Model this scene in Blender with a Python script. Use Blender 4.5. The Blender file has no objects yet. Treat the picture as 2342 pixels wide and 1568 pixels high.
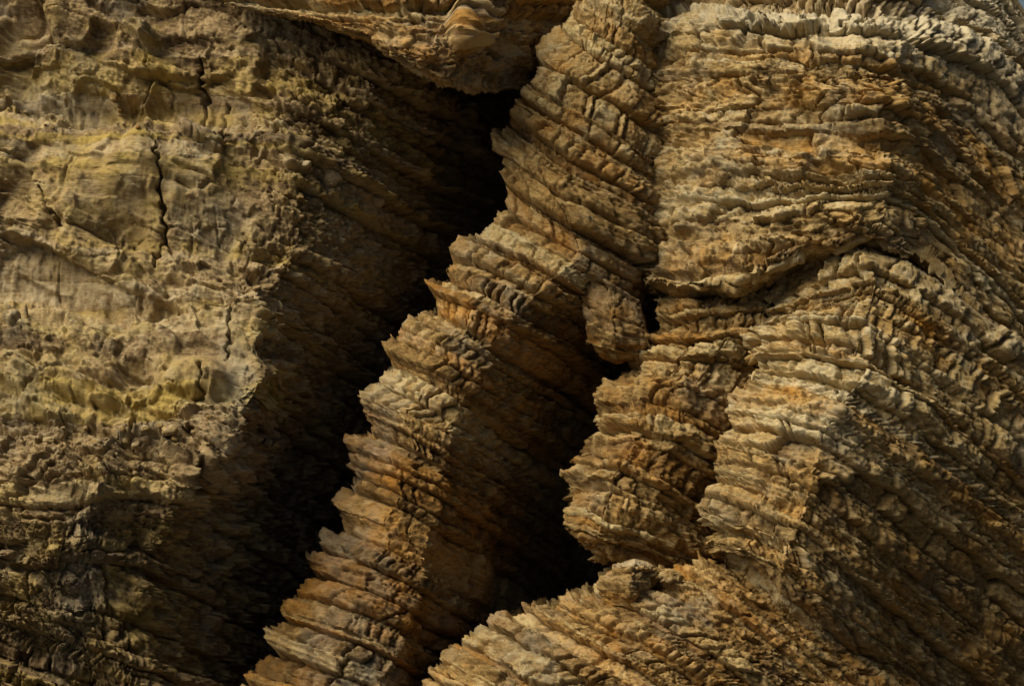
import bpy, math
import numpy as np
from mathutils import Vector

# ------------------------------------------------------------------ scene, camera, sky, sun, exposure
scene = bpy.context.scene
COL = scene.collection
CAM_D, CAM_Z, FRAME_W = 40.0, 6.0, 14.0        # metres from the cliff, eye height, metres of cliff across the frame
cam = bpy.data.cameras.new('camera'); cam_o = bpy.data.objects.new('camera', cam); COL.objects.link(cam_o)
cam_o.location = (0, -CAM_D, CAM_Z); cam_o.rotation_euler = (math.radians(90), 0, 0)
cam.sensor_width = 36.0; cam.lens = 36.0 * CAM_D / FRAME_W; cam.clip_end = 3000.0
scene.camera = cam_o

SUN_EL, SUN_AZ = math.radians(50), math.radians(-58)     # azimuth from the viewer's back, negative = from the left
sd = Vector((math.sin(SUN_AZ) * math.cos(SUN_EL), -math.cos(SUN_AZ) * math.cos(SUN_EL), math.sin(SUN_EL)))   # towards the sun
world = bpy.data.worlds.new('World'); scene.world = world; world.use_nodes = True
nt = world.node_tree; bg = nt.nodes['Background']
sky = nt.nodes.new('ShaderNodeTexSky'); sky.sky_type = 'NISHITA'; sky.sun_disc = False
sky.sun_elevation = SUN_EL; sky.sun_rotation = math.atan2(sd.x, sd.y); sky.dust_density = 4.0; sky.air_density = 1.0
nt.links.new(sky.outputs[0], bg.inputs[0]); bg.inputs[1].default_value = 0.05
sun = bpy.data.lights.new('sun', 'SUN'); sun.energy = 5.0; sun.angle = math.radians(46); sun.color = (1.0, 0.91, 0.74)
sun_o = bpy.data.objects.new('sun', sun); COL.objects.link(sun_o)
sun_o.rotation_euler = (-sd).to_track_quat('-Z', 'Y').to_euler(); sun_o.location = sd * 60
scene.view_settings.view_transform = 'Standard'; scene.view_settings.look = 'None'
scene.view_settings.exposure = 0.17; scene.view_settings.gamma = 1.0; scene.view_settings.use_curve_mapping = False

# ------------------------------------------------------------------ tools
rng = np.random.default_rng(11)
F = np.float32
PX = 2342.0
NB = np.array([0.46, 0.34, 0.92]); NB /= np.linalg.norm(NB)      # normal of the tilted beds
_e1 = np.array([0.90, -0.05, -0.43]); _e1 -= (_e1 @ NB) * NB; _e1 /= np.linalg.norm(_e1)
BED = np.stack([_e1, np.cross(NB, _e1), NB], 1)                     # along the beds, into the cliff, across the beds
def unproject(u, v, d, trend=3.0):
    """a point of the cliff from its direction and how far it stands out of the mean cliff plane, in metres"""
    d = d + (v - 784.0) / 1568.0 * trend
    k = (CAM_D - d) / CAM_D * FRAME_W / PX
    return np.stack([(u - 1171.0) * k, -d, CAM_Z - (v - 784.0) * k], -1)

def project(P):
    k = FRAME_W / PX * (P[..., 1] + CAM_D) / CAM_D
    return P[..., 0] / k + 1171.0, 784.0 - (P[..., 2] - CAM_Z) / k
_perm = rng.permutation(4096).astype(np.int32)
_grad = rng.normal(size=(4096, 3)).astype(F); _grad /= np.linalg.norm(_grad, axis=1, keepdims=True)
_rnd = rng.random((4096, 4)).astype(F)
def _h(ix, iy, iz, seed):
    return _perm[(_perm[(_perm[(ix + seed * 131) & 4095] + iy) & 4095] + iz) & 4095]
def gnoise(p, seed=0):
    p = np.asarray(p, F)
    if p.shape[-1] == 2:
        i = np.floor(p).astype(np.int32); f = p - i
        w = f * f * f * (f * (f * 6 - 15) + 10)
        out = 0
        for dx in (0, 1):
            wx = w[..., 0] if dx else 1 - w[..., 0]
            for dy in (0, 1):
                h = _perm[(_perm[(i[..., 0] + dx + seed * 131) & 4095] + i[..., 1] + dy) & 4095]
                out = out + wx * (w[..., 1] if dy else 1 - w[..., 1]) * (_grad[h, 0] * (f[..., 0] - dx) + _grad[h, 1] * (f[..., 1] - dy))
        return out * 1.9
    i = np.floor(p).astype(np.int32); f = (p - i).astype(F)
    w = f * f * f * (f * (f * 6 - 15) + 10)
    out = 0
    for dx in (0, 1):
        wx = w[..., 0] if dx else 1 - w[..., 0]
        for dy in (0, 1):
            wy = w[..., 1] if dy else 1 - w[..., 1]
            for dz in (0, 1):
                wz = w[..., 2] if dz else 1 - w[..., 2]
                g = _grad[_h(i[..., 0] + dx, i[..., 1] + dy, i[..., 2] + dz, seed)]
                out = out + wx * wy * wz * (g[..., 0] * (f[..., 0] - dx) + g[..., 1] * (f[..., 1] - dy) + g[..., 2] * (f[..., 2] - dz))
    return out * 1.6
def fbm(p, n=4, seed=0, gain=0.5, ridged=False):
    a, s, out = 1.0, 1.0, 0
    for k in range(n):
        g = gnoise(p * s, seed + k)
        out = out + a * ((0.5 - np.abs(g)) * 2 - 0.5 if ridged else g); a *= gain; s *= 2.03
    return out
def chips(p, seed=0):
    """broken rock: cells with their own height and tilt, and the crack distance between them"""
    i0 = np.floor(p - 0.5).astype(np.int32)
    f1 = np.full(p.shape[:-1], 9, F); f2 = f1.copy(); best = np.zeros(p.shape[:-1], F)
    for n in range(8):
        i = i0 + np.array([n & 1, n >> 1 & 1, n >> 2], np.int32)
        h = _h(i[..., 0], i[..., 1], i[..., 2], seed); r = _rnd[h]
        q = (p - i).astype(F) - (0.15 + 0.7 * r[..., :3])
        d = 0.75 * np.abs(q).max(-1) + 0.25 * np.sqrt((q * q).sum(-1))      # angular cells, squared to the beds
        val = (r[..., 3] - 0.5) * 1.0 + (q * _grad[(h * 7 + 3) & 4095]).sum(-1) * 1.3
        near = d < f1
        f2 = np.where(near, f1, np.minimum(f2, d)); best = np.where(near, val, best); f1 = np.where(near, d, f1)
    return best, f2 - f1
def smooth(x, a, b):
    t = np.clip((x - a) / (b - a), 0, 1); return t * t * (3 - 2 * t)
def catmull(P, t, tn=0.42):
    """P (K, ...) control values, t in 0..K-1"""
    K = len(P); i = np.clip(np.floor(t).astype(int), 0, K - 2); f = (t - i).reshape((-1,) + (1,) * (P.ndim - 1))
    a, b, c, d = P[np.maximum(i - 1, 0)], P[i], P[i + 1], P[np.minimum(i + 2, K - 1)]
    m1, m2 = (c - a) * tn, (d - b) * tn
    return (2*f**3 - 3*f**2 + 1) * b + (f**3 - 2*f**2 + f) * m1 + (-2*f**3 + 3*f**2) * c + (f**3 - f**2) * m2
def line_dist(u, v, pts):
    out = np.full(u.shape, 1e9)
    for (x0, y0), (x1, y1) in zip(pts[:-1], pts[1:]):
        dx, dy = x1 - x0, y1 - y0
        t = np.clip(((u - x0) * dx + (v - y0) * dy) / (dx * dx + dy * dy), 0, 1)
        out = np.minimum(out, np.hypot(u - x0 - t * dx, v - y0 - t * dy))
    return out

def components(key):
    """labels of 4-connected cells that share a key"""
    lab = np.arange(key.size, dtype=np.int64).reshape(key.shape)
    eh, ev = key[:, 1:] == key[:, :-1], key[1:] == key[:-1]
    while True:
        old = lab.copy()
        m = np.where(eh, np.minimum(lab[:, 1:], lab[:, :-1]), -1)
        lab[:, 1:] = np.where(eh, np.minimum(lab[:, 1:], m), lab[:, 1:]); lab[:, :-1] = np.where(eh, np.minimum(lab[:, :-1], m), lab[:, :-1])
        m = np.where(ev, np.minimum(lab[1:], lab[:-1]), -1)
        lab[1:] = np.where(ev, np.minimum(lab[1:], m), lab[1:]); lab[:-1] = np.where(ev, np.minimum(lab[:-1], m), lab[:-1])
        for _ in range(3): lab = lab.ravel()[lab]
        if (lab == old).all(): return lab.ravel()
def mesh_from(name, co, quads, attrs, mat, parent=None):
    used, inv = np.unique(quads.ravel(), return_inverse=True)
    me = bpy.data.meshes.new(name)
    n, m = len(used), len(quads)
    me.vertices.add(n); me.vertices.foreach_set('co', co[used].astype(F).ravel())
    me.loops.add(m * 4); me.loops.foreach_set('vertex_index', inv.astype(np.int32).ravel())
    me.polygons.add(m); me.polygons.foreach_set('loop_start', (np.arange(m) * 4).astype(np.int32))
    for k, a in attrs.items():
        at = me.attributes.new(k, 'FLOAT_VECTOR', 'POINT'); at.data.foreach_set('vector', a[used].astype(F).ravel())
    me.update(calc_edges=True)
    me.materials.append(mat)
    o = bpy.data.objects.new(name, me); COL.objects.link(o)
    if parent is not None:
        o.parent = parent; o.matrix_parent_inverse = parent.matrix_world.inverted()
    return o
def tag(o, label=None, category=None, group=None, kind=None):
    for k, x in (('label', label), ('category', category), ('group', group), ('kind', kind)):
        if x: o[k] = x
    return o

# ------------------------------------------------------------------ materials
def rock_material(name, pale, mid, dark, rust, grain=1.0):
    m = bpy.data.materials.new(name); m.use_nodes = True; t = m.node_tree; N = t.nodes; L = t.links
    b = N['Principled BSDF']; b.inputs['Roughness'].default_value = 0.93
    b.inputs['Specular IOR Level'].default_value = 0.15
    at = N.new('ShaderNodeAttribute'); at.attribute_name = 'rock'       # x: tone of the bed plus painted shade, y: iron stain, z: bleaching
    sep = N.new('ShaderNodeSeparateXYZ'); L.new(at.outputs['Vector'], sep.inputs[0])
    ge = N.new('ShaderNodeNewGeometry')
    def noise(scale, detail=6, rough=0.65, stretch=None):
        n = N.new('ShaderNodeTexNoise'); n.inputs['Scale'].default_value = scale
        n.inputs['Detail'].default_value = detail; n.inputs['Roughness'].default_value = rough
        if stretch:
            mp = N.new('ShaderNodeMapping'); mp.inputs['Rotation'].default_value = (0.0, math.radians(27), 0.0)
            mp.inputs['Scale'].default_value = stretch; L.new(ge.outputs['Position'], mp.inputs[0]); L.new(mp.outputs[0], n.inputs['Vector'])
        else: L.new(ge.outputs['Position'], n.inputs['Vector'])
        return n.outputs['Fac']
    def math_(op, a, c, clamp=False):
        n = N.new('ShaderNodeMath'); n.operation = op; n.use_clamp = clamp
        for i, x in enumerate((a, c)):
            if isinstance(x, (int, float)): n.inputs[i].default_value = x
            else: L.new(x, n.inputs[i])
        return n.outputs[0]
    def mix(f, a, c):
        n = N.new('ShaderNodeMix'); n.data_type = 'RGBA'
        for i, x in ((0, f), (6, a), (7, c)):
            if isinstance(x, (int, float)): n.inputs[i].default_value = x
            elif isinstance(x, tuple): n.inputs[i].default_value = x + (1.0,)
            else: L.new(x, n.inputs[i])
        return n.outputs[2]
    n4 = noise(0.8, 5, 0.6)
    n1, n2, n3 = noise(1.7), noise(7.0, 8, 0.7), noise(40.0, 6, 0.75)
    lam = noise(5.0, 6, 0.7, (1.0, 1.0, 9.0))
    tone = math_('ADD', sep.outputs[0], math_('MULTIPLY', math_('SUBTRACT', n2, 0.5), 1.6))
    tone = math_('ADD', tone, math_('MULTIPLY', math_('SUBTRACT', lam, 0.5), 0.9))
    tone = math_('ADD', tone, math_('MULTIPLY', math_('SUBTRACT', n3, 0.5), 0.9), True)
    r = N.new('ShaderNodeValToRGB'); L.new(tone, r.inputs[0])
    e = r.color_ramp.elements; e[0].position = 0.12; e[0].color = dark + (1,); e[1].position = 0.88; e[1].color = pale + (1,)
    x = e.new(0.5); x.color = mid + (1,)
    st = math_('ADD', sep.outputs[1], math_('MULTIPLY', math_('SUBTRACT', n1, 0.52), 2.2))
    st = math_('ADD', st, math_('MULTIPLY', math_('SUBTRACT', n2, 0.5), 1.6), True)
    c = mix(math_('MULTIPLY', st, 0.85), r.outputs[0], rust)
    c = mix(math_('MULTIPLY', math_('SUBTRACT', math_('ADD', math_('MULTIPLY', n2, .5), n4), .75), 2.4, True), c, (0.25, 0.235, 0.175))
    bl = math_('ADD', sep.outputs[2], math_('MULTIPLY', math_('SUBTRACT', n2, 0.5), 1.2), True)
    c = mix(math_('MULTIPLY', bl, 0.8), c, (0.52, 0.45, 0.30))
    L.new(c, b.inputs['Base Color'])
    bp = N.new('ShaderNodeBump'); bp.inputs['Strength'].default_value = 0.9 * grain; bp.inputs['Distance'].default_value = 0.04
    h = math_('ADD', math_('MULTIPLY', n3, 0.7), math_('MULTIPLY', lam, 0.6))
    L.new(h, bp.inputs['Height']); L.new(bp.outputs[0], b.inputs['Normal'])
    return m
M_TAN = rock_material('tan_shale', (0.46, 0.355, 0.17), (0.31, 0.20, 0.07), (0.14, 0.08, 0.026), (0.39, 0.165, 0.018))
M_CREAM = rock_material('cream_shale', (0.54, 0.45, 0.26), (0.38, 0.265, 0.105), (0.17, 0.105, 0.04), (0.44, 0.21, 0.028))
M_BROWN = rock_material('brown_shale', (0.32, 0.24, 0.13), (0.21, 0.14, 0.062), (0.11, 0.07, 0.03), (0.22, 0.11, 0.03))
M_YELLOW = rock_material('yellow_siltstone', (0.43, 0.34, 0.195), (0.30, 0.21, 0.10), (0.13, 0.085, 0.04), (0.40, 0.285, 0.07))

# ------------------------------------------------------------------ one body of bedded rock
STEP = 2.7          # spacing of the surface grid, in 1/2342 of the frame width
def bedded(name, label, category, mat, lines, seed, sil=None, sil_col=1, sil_fall=0.45, beds=None, major=62.0, bed_t=30.0, steps=(), amp=1.0, block=1.0,
           chip=1.0, rough=1.0, joint=(0.22, 0.7), offset=0.0, cap=True, cracks=(), dents=(), tones=(), kind=None, vertical=0.0,
           step=STEP, group=None, blocks=False, bedw=None, chipw=None, blockw=None, min_block=100, lumps=0.0, sil_noise=4.0, tension=0.42, sil_gain=1.0, ragged=1.0, angular=0.4, calm=()):
    R = np.random.default_rng(seed)
    sv = np.array([l[0] for l in lines], float)
    C = np.array([l[1] for l in lines], float)                       # K rows x M columns x (u, v, d)
    C[..., 2] += offset
    K, M = C.shape[:2]
    one = lambda c, s: 1.0
    bedw, chipw, blockw = bedw or one, chipw or one, blockw or one
    # rows
    segs = [max(2, int(np.median(np.hypot(*(C[k+1, 1:-1, :2] - C[k, 1:-1, :2]).T)) / step)) for k in range(K - 1)]
    tr = np.concatenate([k + np.arange(n) / n for k, n in enumerate(segs)] + [[K - 1]])
    csegs = []
    for j in range(M - 1):
        dd = C[:, j+1] - C[:, j]
        n = np.median(np.hypot(dd[:, 0], dd[:, 1])) / step
        n = max(n, np.median(np.abs(dd[:, 2])) / (0.03 if 0 < j < M - 2 else 0.06))
        csegs.append(max(3, int(min(n, 190))))
    tc = np.concatenate([j + np.arange(n) / n for j, n in enumerate(csegs)] + [[M - 1]])
    G = catmull(C, tr, tension)                                               # rows x M x 3
    s_row = np.interp(tr, np.arange(K), sv)
    if sil is not None:
        sl = np.array(sil, float)
        du = np.interp(s_row, sl[:, 0], sl[:, 1], left=np.nan, right=np.nan) - G[:, sil_col, 0]
        dv = np.interp(s_row, sl[:, 0], sl[:, 2], left=np.nan, right=np.nan) - G[:, sil_col, 1]
        du, dv = np.nan_to_num(du), np.nan_to_num(dv)
        du = du + sil_noise * 2 * fbm(np.stack([s_row / 38.0, s_row * 0 + seed], -1), 3, seed)
        du = du * sil_gain
        for j, w in ((0, 0.6), (sil_col, 1.0), (sil_col + 1, sil_fall)):
            G[:, j, 0] += du * w; G[:, j, 1] += dv * w
    Gs = np.swapaxes(catmull(np.swapaxes(G, 0, 1).copy(), tc, tension), 0, 1)   # rows x cols x 3
    i0 = np.clip(np.floor(tc).astype(int), 0, M - 2); f0 = (tc - i0)[None, :, None]
    G = Gs * (1 - angular) + (G[:, i0] * (1 - f0) + G[:, i0 + 1] * f0) * angular
    U, V, D = G[..., 0], G[..., 1], G[..., 2]
    P = unproject(U, V, D)
    nr, nc = U.shape
    # surface frame
    Tc = np.gradient(P, axis=1); Tr = np.gradient(P, axis=0)
    def blur(A, n, ax):
        k = np.ones(n) / n; pad = [(0, 0)] * A.ndim; pad[ax] = (n // 2, n // 2)
        c = np.cumsum(np.pad(A, pad, mode='edge'), axis=ax); z = np.zeros_like(np.take(c, [0], ax)); c = np.concatenate([z, c], ax)
        m = A.shape[ax]
        return (np.take(c, np.arange(n, n + m), ax) - np.take(c, np.arange(m), ax)) / n
    Nn = np.cross(blur(Tc, 13, 0), blur(Tr, 13, 0)); Nn /= np.linalg.norm(Nn, axis=-1, keepdims=True) + 1e-9
    if Nn[nr // 2, nc // 2, 1] > 0: Nn = -Nn
    Nn = blur(blur(Nn, 9, 0), 7, 1); Nn /= np.linalg.norm(Nn, axis=-1, keepdims=True) + 1e-9
    tcn = blur(Tc, 13, 0); tcn /= np.linalg.norm(tcn, axis=-1, keepdims=True) + 1e-9
    nl = np.cross(tcn, np.array([0.0, 0.94, -0.34])); nl *= np.sign(nl @ NB)[..., None]; nl = nl + 0.35 * NB; nl /= np.linalg.norm(nl, axis=-1, keepdims=True) + 1e-9
    Dn = Nn - (Nn * nl).sum(-1, keepdims=True) * nl                    # out of the cliff, inside the bed
    ln = np.linalg.norm(Dn, axis=-1, keepdims=True); Dn = Dn * np.minimum(1, ln / 0.75) / (ln + 1e-9) * np.minimum(1, ln * 1.2) + Nn * np.clip(0.85 - ln, 0, 1) * 0.6
    arc = np.cumsum(np.linalg.norm(Tc, axis=-1), axis=1)
    # beds: boundaries in the row coordinate (made metric by the mid column)
    mid = nc // 2
    met = np.concatenate([[0], np.cumsum(np.linalg.norm(np.diff(P[:, nc // 3], axis=0), axis=1))])
    mpx = FRAME_W / PX
    TCg, SVg = np.broadcast_arrays(tc[None, :], s_row[:, None])
    bw_, cw_, kw_ = bedw(TCg, SVg), chipw(TCg, SVg), blockw(TCg, SVg)
    quiet = 1.0
    for u, v, ru, rv, a in calm: quiet = quiet * (1 - a * np.exp(-(((U - u) / ru) ** 2 + ((V - v) / rv) ** 2) ** 1.5))
    cw_ = cw_ * quiet
    total = met[-1]
    forced = [] if beds is None else list(np.interp(beds, s_row, met))
    majors = [0.0]
    for mk in sorted(forced) + [total]:
        while majors[-1] < mk - 1e-6:
            c = majors[-1] + major * mpx * R.choice([0.4, 0.75, 1.2, 1.9, 2.6], p=[.26, .28, .22, .15, .09])
            if c > mk - major * mpx * 0.4: c = mk
            majors.append(c)
    cuts = [0.0]
    for a, b in zip(majors[:-1], majors[1:]):
        n = max(1, int(round((b - a) / (bed_t * mpx) * R.choice([0.12, 0.5, 0.9, 1.4], p=[.32, .28, .22, .18]))))
        wts = np.exp(R.normal(0, 0.75, n)); cuts += list(a + (b - a) * np.cumsum(wts) / wts.sum())
    majors = np.array(majors)
    cuts = np.array(cuts); nb = len(cuts) - 1
    X = np.stack([arc + seed * 3.7, np.broadcast_to(met[:, None], arc.shape)], -1).astype(F)
    q = np.broadcast_to(met[:, None], arc.shape) + ragged * (gnoise(X * (0.8, 1.2), seed) * 0.028 + gnoise(X * (2.2, 3), seed + 21) * 0.03 * (ragged > 1.2)) + gnoise(X * (3.5, 4), seed + 1) * 0.009 * rough * ragged + gnoise(X * (12, 9), seed + 2) * 0.004 * rough
    q = np.clip(q, 1e-4, total - 1e-4)
    bid = np.clip(np.searchsorted(cuts, q, side='right') - 1, 0, nb - 1)
    T = cuts[bid + 1] - cuts[bid]
    w = (q - cuts[bid]) / T
    def rounded(dt, db, wt, wb):
        et = np.clip(dt / wt, 0, 1); eb = np.clip(db / wb, 0, 1)
        return np.sqrt(np.clip(1 - (1 - et) ** 2, 0, 1)) + 0.85 * np.sqrt(np.clip(1 - (1 - eb) ** 2, 0, 1)) - 1.85
    mi = np.clip(np.searchsorted(majors, q, side='right') - 1, 0, len(majors) - 2)
    TM = majors[mi + 1] - majors[mi]; dtm, dbm = q - majors[mi], majors[mi + 1] - q
    hM = R.normal(0, 0.085 if sil is None else 0.05, len(majors))
    mod = lambda f, k, sd: gnoise(np.stack([arc * f, k * 7.3], -1), sd)
    disp = hM[mi] * (0.8 + 0.9 * mod(0.5, mi, seed + 4)) + 0.10 * (ragged - 1) * mod(0.9, mi, seed + 3) + np.clip(TM * 0.42, 0.05, 0.23) * np.clip(0.9 + 0.7 * ragged * mod(0.8, mi, seed + 6), 0.1, 2.2) * rounded(dtm, dbm, np.minimum(0.5 * TM, 0.20), np.minimum(0.22 * TM, 0.07))
    soft = (R.random(nb) < 0.22) & (np.diff(cuts) < 0.14)
    hgt = R.normal(0, 0.040, nb) - soft * 0.085
    disp = disp + hgt[bid] * (0.8 + 0.9 * mod(0.6, bid, seed + 5))
    dt = w * T; db = (1 - w) * T
    mass = 0.3 + 1.0 * smooth(gnoise(X * (0.55, 0.8), seed + 77), -0.35, 0.25)
    depth = mass * np.clip(T * 0.40, 0.012, 0.09) * (0.85 + 0.7 * mod(0.9, bid, seed + 7))
    disp = disp + depth * rounded(dt, db, np.minimum(0.33 * T, 0.06), np.minimum(0.18 * T, 0.03))
    # fine laminae inside the beds
    lt = 0.034
    ql = q / lt + 0.8 * gnoise(X * (1.6, 1.6), seed + 8)
    li = np.floor(ql).astype(int); lf = ql - li
    lam = (_rnd[(li * 17 + seed) & 4095, 0] - 0.5) * 0.036 - 0.022 * (1 - np.minimum(lf, 1 - lf) * 2) ** 3
    lam = lam * (0.4 + 1.2 * smooth(gnoise(X * (0.7, 0.9), seed + 9), -0.3, 0.35))
    disp = (disp + lam) * amp * bw_
    # joints: each bed breaks into blocks along its length
    jl = np.clip(T * 1.3, joint[0], joint[1]) * np.exp(R.normal(0.15, 0.5, nb))[bid]
    ja = (arc + R.normal(0, .35, nb)[bid] * (w - 0.5) * T + gnoise(X * (2.2, 5), seed + 11) * 0.045) / jl + R.uniform(0, 50, nb)[bid]
    ji = np.floor(ja).astype(int)
    jit = (_rnd[(ji * 29 + bid * 131 + seed) & 4095, 1] - 0.5) * 0.9; jit2 = (_rnd[((ji + 1) * 29 + bid * 131 + seed) & 4095, 1] - 0.5) * 0.9
    lo, hi = ji + jit, ji + 1 + jit2
    under, over = ja < lo, ja > hi
    jid = ji - under + over
    dj = np.minimum(np.abs(ja - lo), np.abs(hi - ja)) * jl
    bo = (_rnd[(jid * 53 + bid * 197 + seed * 7) & 4095, 2] - 0.5)
    has = _rnd[(jid * 31 + bid * 211 + seed * 3) & 4095, 3]
    jw = jid + (ja > (lo + hi) / 2) * 1
    bo = np.sign(bo) * np.abs(bo * 2) ** 1.5 * 0.6
    bo = bo * smooth(dj, 0, 0.035) * smooth(np.minimum(dt, db), 0, 0.02)
    disp = disp + block * kw_ * (bo * np.clip(T * 0.6, 0.02, 0.14) - np.clip(T * 0.5, 0.025, 0.10) * (0.4 + 0.9 * has) * (1 - smooth(dj, 0.0, np.clip(T * 0.22, 0.016, 0.05))))
    # broken chips and crumbly grain, flattened along the beds
    Pw = P + Nn * disp[..., None]
    s = Pw @ NB
    W = (Pw + s[..., None] * NB * 0.9).astype(F)
    W = (W @ BED).astype(F)
    W = W + 0.07 * np.stack([gnoise(W * 2.1, 71), gnoise(W * 2.1, 72), gnoise(W * 2.1, 73)], -1)
    c1, e1 = chips(W * 3.1, seed & 63); c2, e2 = chips(W * 7.5, (seed + 9) & 63); c3, e3 = chips(W * 17.0, (seed + 19) & 63)
    big = fbm(W * 0.55, 3, 31 + seed)
    cm = smooth(fbm(W * 0.8, 2, 40 + seed), -0.35, 0.5)
    dbed = disp
    c1 = c1 * smooth(e1, 0, 0.09) * 1.2; c2 = c2 * smooth(e2, 0, 0.14) * 1.3; c3 = c3 * smooth(e3, 0, 0.2) * 1.5
    dchip = chip * cw_ * ((0.048 * c1 - 0.015 * (1 - smooth(e1, 0, 0.14))) * (0.45 + 0.8 * cm) + (0.023 * c2 - 0.008 * (1 - smooth(e2, 0, 0.18))) * (1.2 - 0.5 * cm))
    disp = chip * cw_ * (0.009 * c3 - 0.003 * (1 - smooth(e3, 0, 0.22)))
    disp = disp + rough * (0.07 * big + 0.015 * fbm(W * 2.6, 2, 51 + seed) + 0.011 * fbm(W * 12, 2, 61 + seed, 0.8))
    if lumps:
        c0, e0 = chips(W * 1.25, (seed + 29) & 63); cb, eb_ = chips(W * 0.55 + 3, (seed + 39) & 63)
        disp = disp + lumps * (0.35 + 0.65 * quiet) * (1 - 0.8 * smooth(TCg, 5.4, 6.6)) * (0.15 * c0 * smooth(e0, 0, 0.10) - 0.03 * (1 - smooth(e0, 0, 0.1)) + 0.24 * cb * smooth(eb_, 0, 0.2))
    if vertical:
        vert = vertical * (1 - 0.85 * smooth(SVg, 780, 940)) * (1 - smooth(TCg, 5.0, 6.0)); Z = (P * (5.5, 5.5, 0.7)).astype(F)
        rg = fbm(Z, 3, 81 + seed, 0.55)
        cr = np.abs(gnoise((P * (2.0, 2.0, 0.35)).astype(F) + 9, 91 + seed))
        vert = vert * smooth(gnoise((P * 1.1).astype(F), 97 + seed), -0.25, 0.3); disp = disp + vert * (0.055 * rg + 0.03 * fbm((P * (2.1, 2.1, .5)).astype(F), 2, 83) - 0.13 * (1 - smooth(cr, 0.0, 0.06)) * smooth(gnoise((P * 0.9).astype(F), 95 + seed), -0.1, 0.3))
    for pts, wd, dp in cracks:
        dd = line_dist(U + gnoise(X * (9, 9), 5) * 9, V + gnoise(X * (9, 9), 6) * 6, pts); disp = disp - dp * (1 - smooth(dd, wd * 0.25, wd))
    for u, v, ru, rv, dp in dents:
        wob = 1 + 0.35 * gnoise(X * 1.9, 14)
        disp = disp + dp * (1 - smooth(np.hypot((U - u) / ru, (V - v) / rv) * wob, 0.35, 1.0))
    for pts, dp, reach in steps:                                      # ledges: rock stands back above (reach < 0) or below the line
        pu, pv = np.array(pts, float).T
        gap = (V + gnoise(X * (2.5, 2.5), 15) * 9 + gnoise(X * (8, 8), 16) * 4 - np.interp(U, pu, pv)) * np.sign(reach)
        end = smooth(U, pu[0] - 30, pu[0] + 10) * (1 - smooth(U, pu[-1] - 10, pu[-1] + 30))
        disp = disp - dp * end * (gap > 0) * np.exp(-np.clip(gap, 0, None) / abs(reach)) * smooth(gap, 0, 15)
    fade = np.minimum(1, np.minimum(np.arange(nr) / 6.0, (nr - 1 - np.arange(nr)) / 9.0))[:, None]
    Pf = P + Dn * ((dbed + dchip) * fade)[..., None] + Nn * (disp * fade)[..., None]
    # rock colour: tone of the bed with some painted shade, iron stain, bleaching
    tone = 0.5 + (R.normal(0, 0.16, nb)[bid]) + 0.18 * bo + 0.10 * c1
    stain = 0.15 + np.clip(R.normal(-0.05, 0.22, nb), -.4, .6)[bid] + 0.25 * (has - 0.5)
    pale = -0.28 + R.normal(0, 0.16, nb)[bid] + 0 * tone
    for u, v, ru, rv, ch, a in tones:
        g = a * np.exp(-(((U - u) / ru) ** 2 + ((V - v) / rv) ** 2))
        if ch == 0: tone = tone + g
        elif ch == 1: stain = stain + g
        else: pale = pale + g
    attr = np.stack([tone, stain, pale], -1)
    if cap:                                                            # the ground behind the top edge runs back level
        back = Pf[:1] + np.linspace(9.0, 0.3, 12)[:, None, None] * np.array([0, 1.0, 0.02])
        Pf = np.concatenate([back, Pf]); attr = np.concatenate([np.repeat(attr[:1], 12, 0), attr])
        bid = np.concatenate([np.repeat(bid[:1], 12, 0), bid]); jid = np.concatenate([np.repeat(jid[:1], 12, 0), jid]); nr += 12
        dj = np.concatenate([np.zeros((12, nc)), dj]); w = np.concatenate([np.zeros((12, nc)), w])
    idx = np.arange(nr * nc).reshape(nr, nc)
    quads = np.stack([idx[:-1, :-1], idx[1:, :-1], idx[1:, 1:], idx[:-1, 1:]], -1).reshape(-1, 4)
    fb = bid[:-1, :-1].ravel()
    a_, b_, c_ = Pf[0 + nr // 2, nc // 2], Pf[nr // 2 + 1, nc // 2], Pf[nr // 2, nc // 2 + 1]
    co = Pf.reshape(-1, 3); at = {'rock': attr.reshape(-1, 3)}
    nrm = np.cross(b_ - a_, c_ - a_)
    if nrm[1] > 0: quads = quads[:, ::-1]
    root = bpy.data.objects.new(name, None); COL.objects.link(root)
    lowv = co[np.argmin(co[:, 2])]
    root.location = (float(co[:, 0].mean()), float(co[:, 1].mean()), float(max(0, lowv[2]))); bpy.context.view_layer.update()
    root.empty_display_size = 0.3
    tag(root, label, category, group, kind)
    # every bed is a part; the blocks its joints cut out of it are its sub-parts, the biggest in view
    keep = np.full(len(fb), -1)
    if blocks:
        Tf = T[-(nr - (12 if cap else 0)):]
        Tf = np.concatenate([np.zeros((nr - len(Tf), nc)), Tf])[:-1, :-1].ravel()
        cell = fb.astype(np.int64) * 4000003 + jid[:-1, :-1].ravel() + 2000000
        x, z = project(co[quads[:, 0]])
        vis = (x > -40) & (x < PX + 40) & (z > -40) & (z < 1608)
        free = vis & (dj[:-1, :-1].ravel() > 0.02) & (np.minimum(w[:-1, :-1].ravel(), 1 - w[:-1, :-1].ravel()) * Tf > 0.02)
        ids, n = np.unique(cell[free], return_counts=True)
        order = np.argsort(-n)[:300]; order = order[n[order] >= min_block]
        pos = {int(ids[k]): k for k in order}
        good = np.isin(cell, ids[order]) & free
        keep[good] = np.searchsorted(ids, cell[good])
    nk = 0; loose = []; comps = components((fb.astype(np.int64) * 100000 + keep + 1).reshape(nr - 1, nc - 1))
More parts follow.
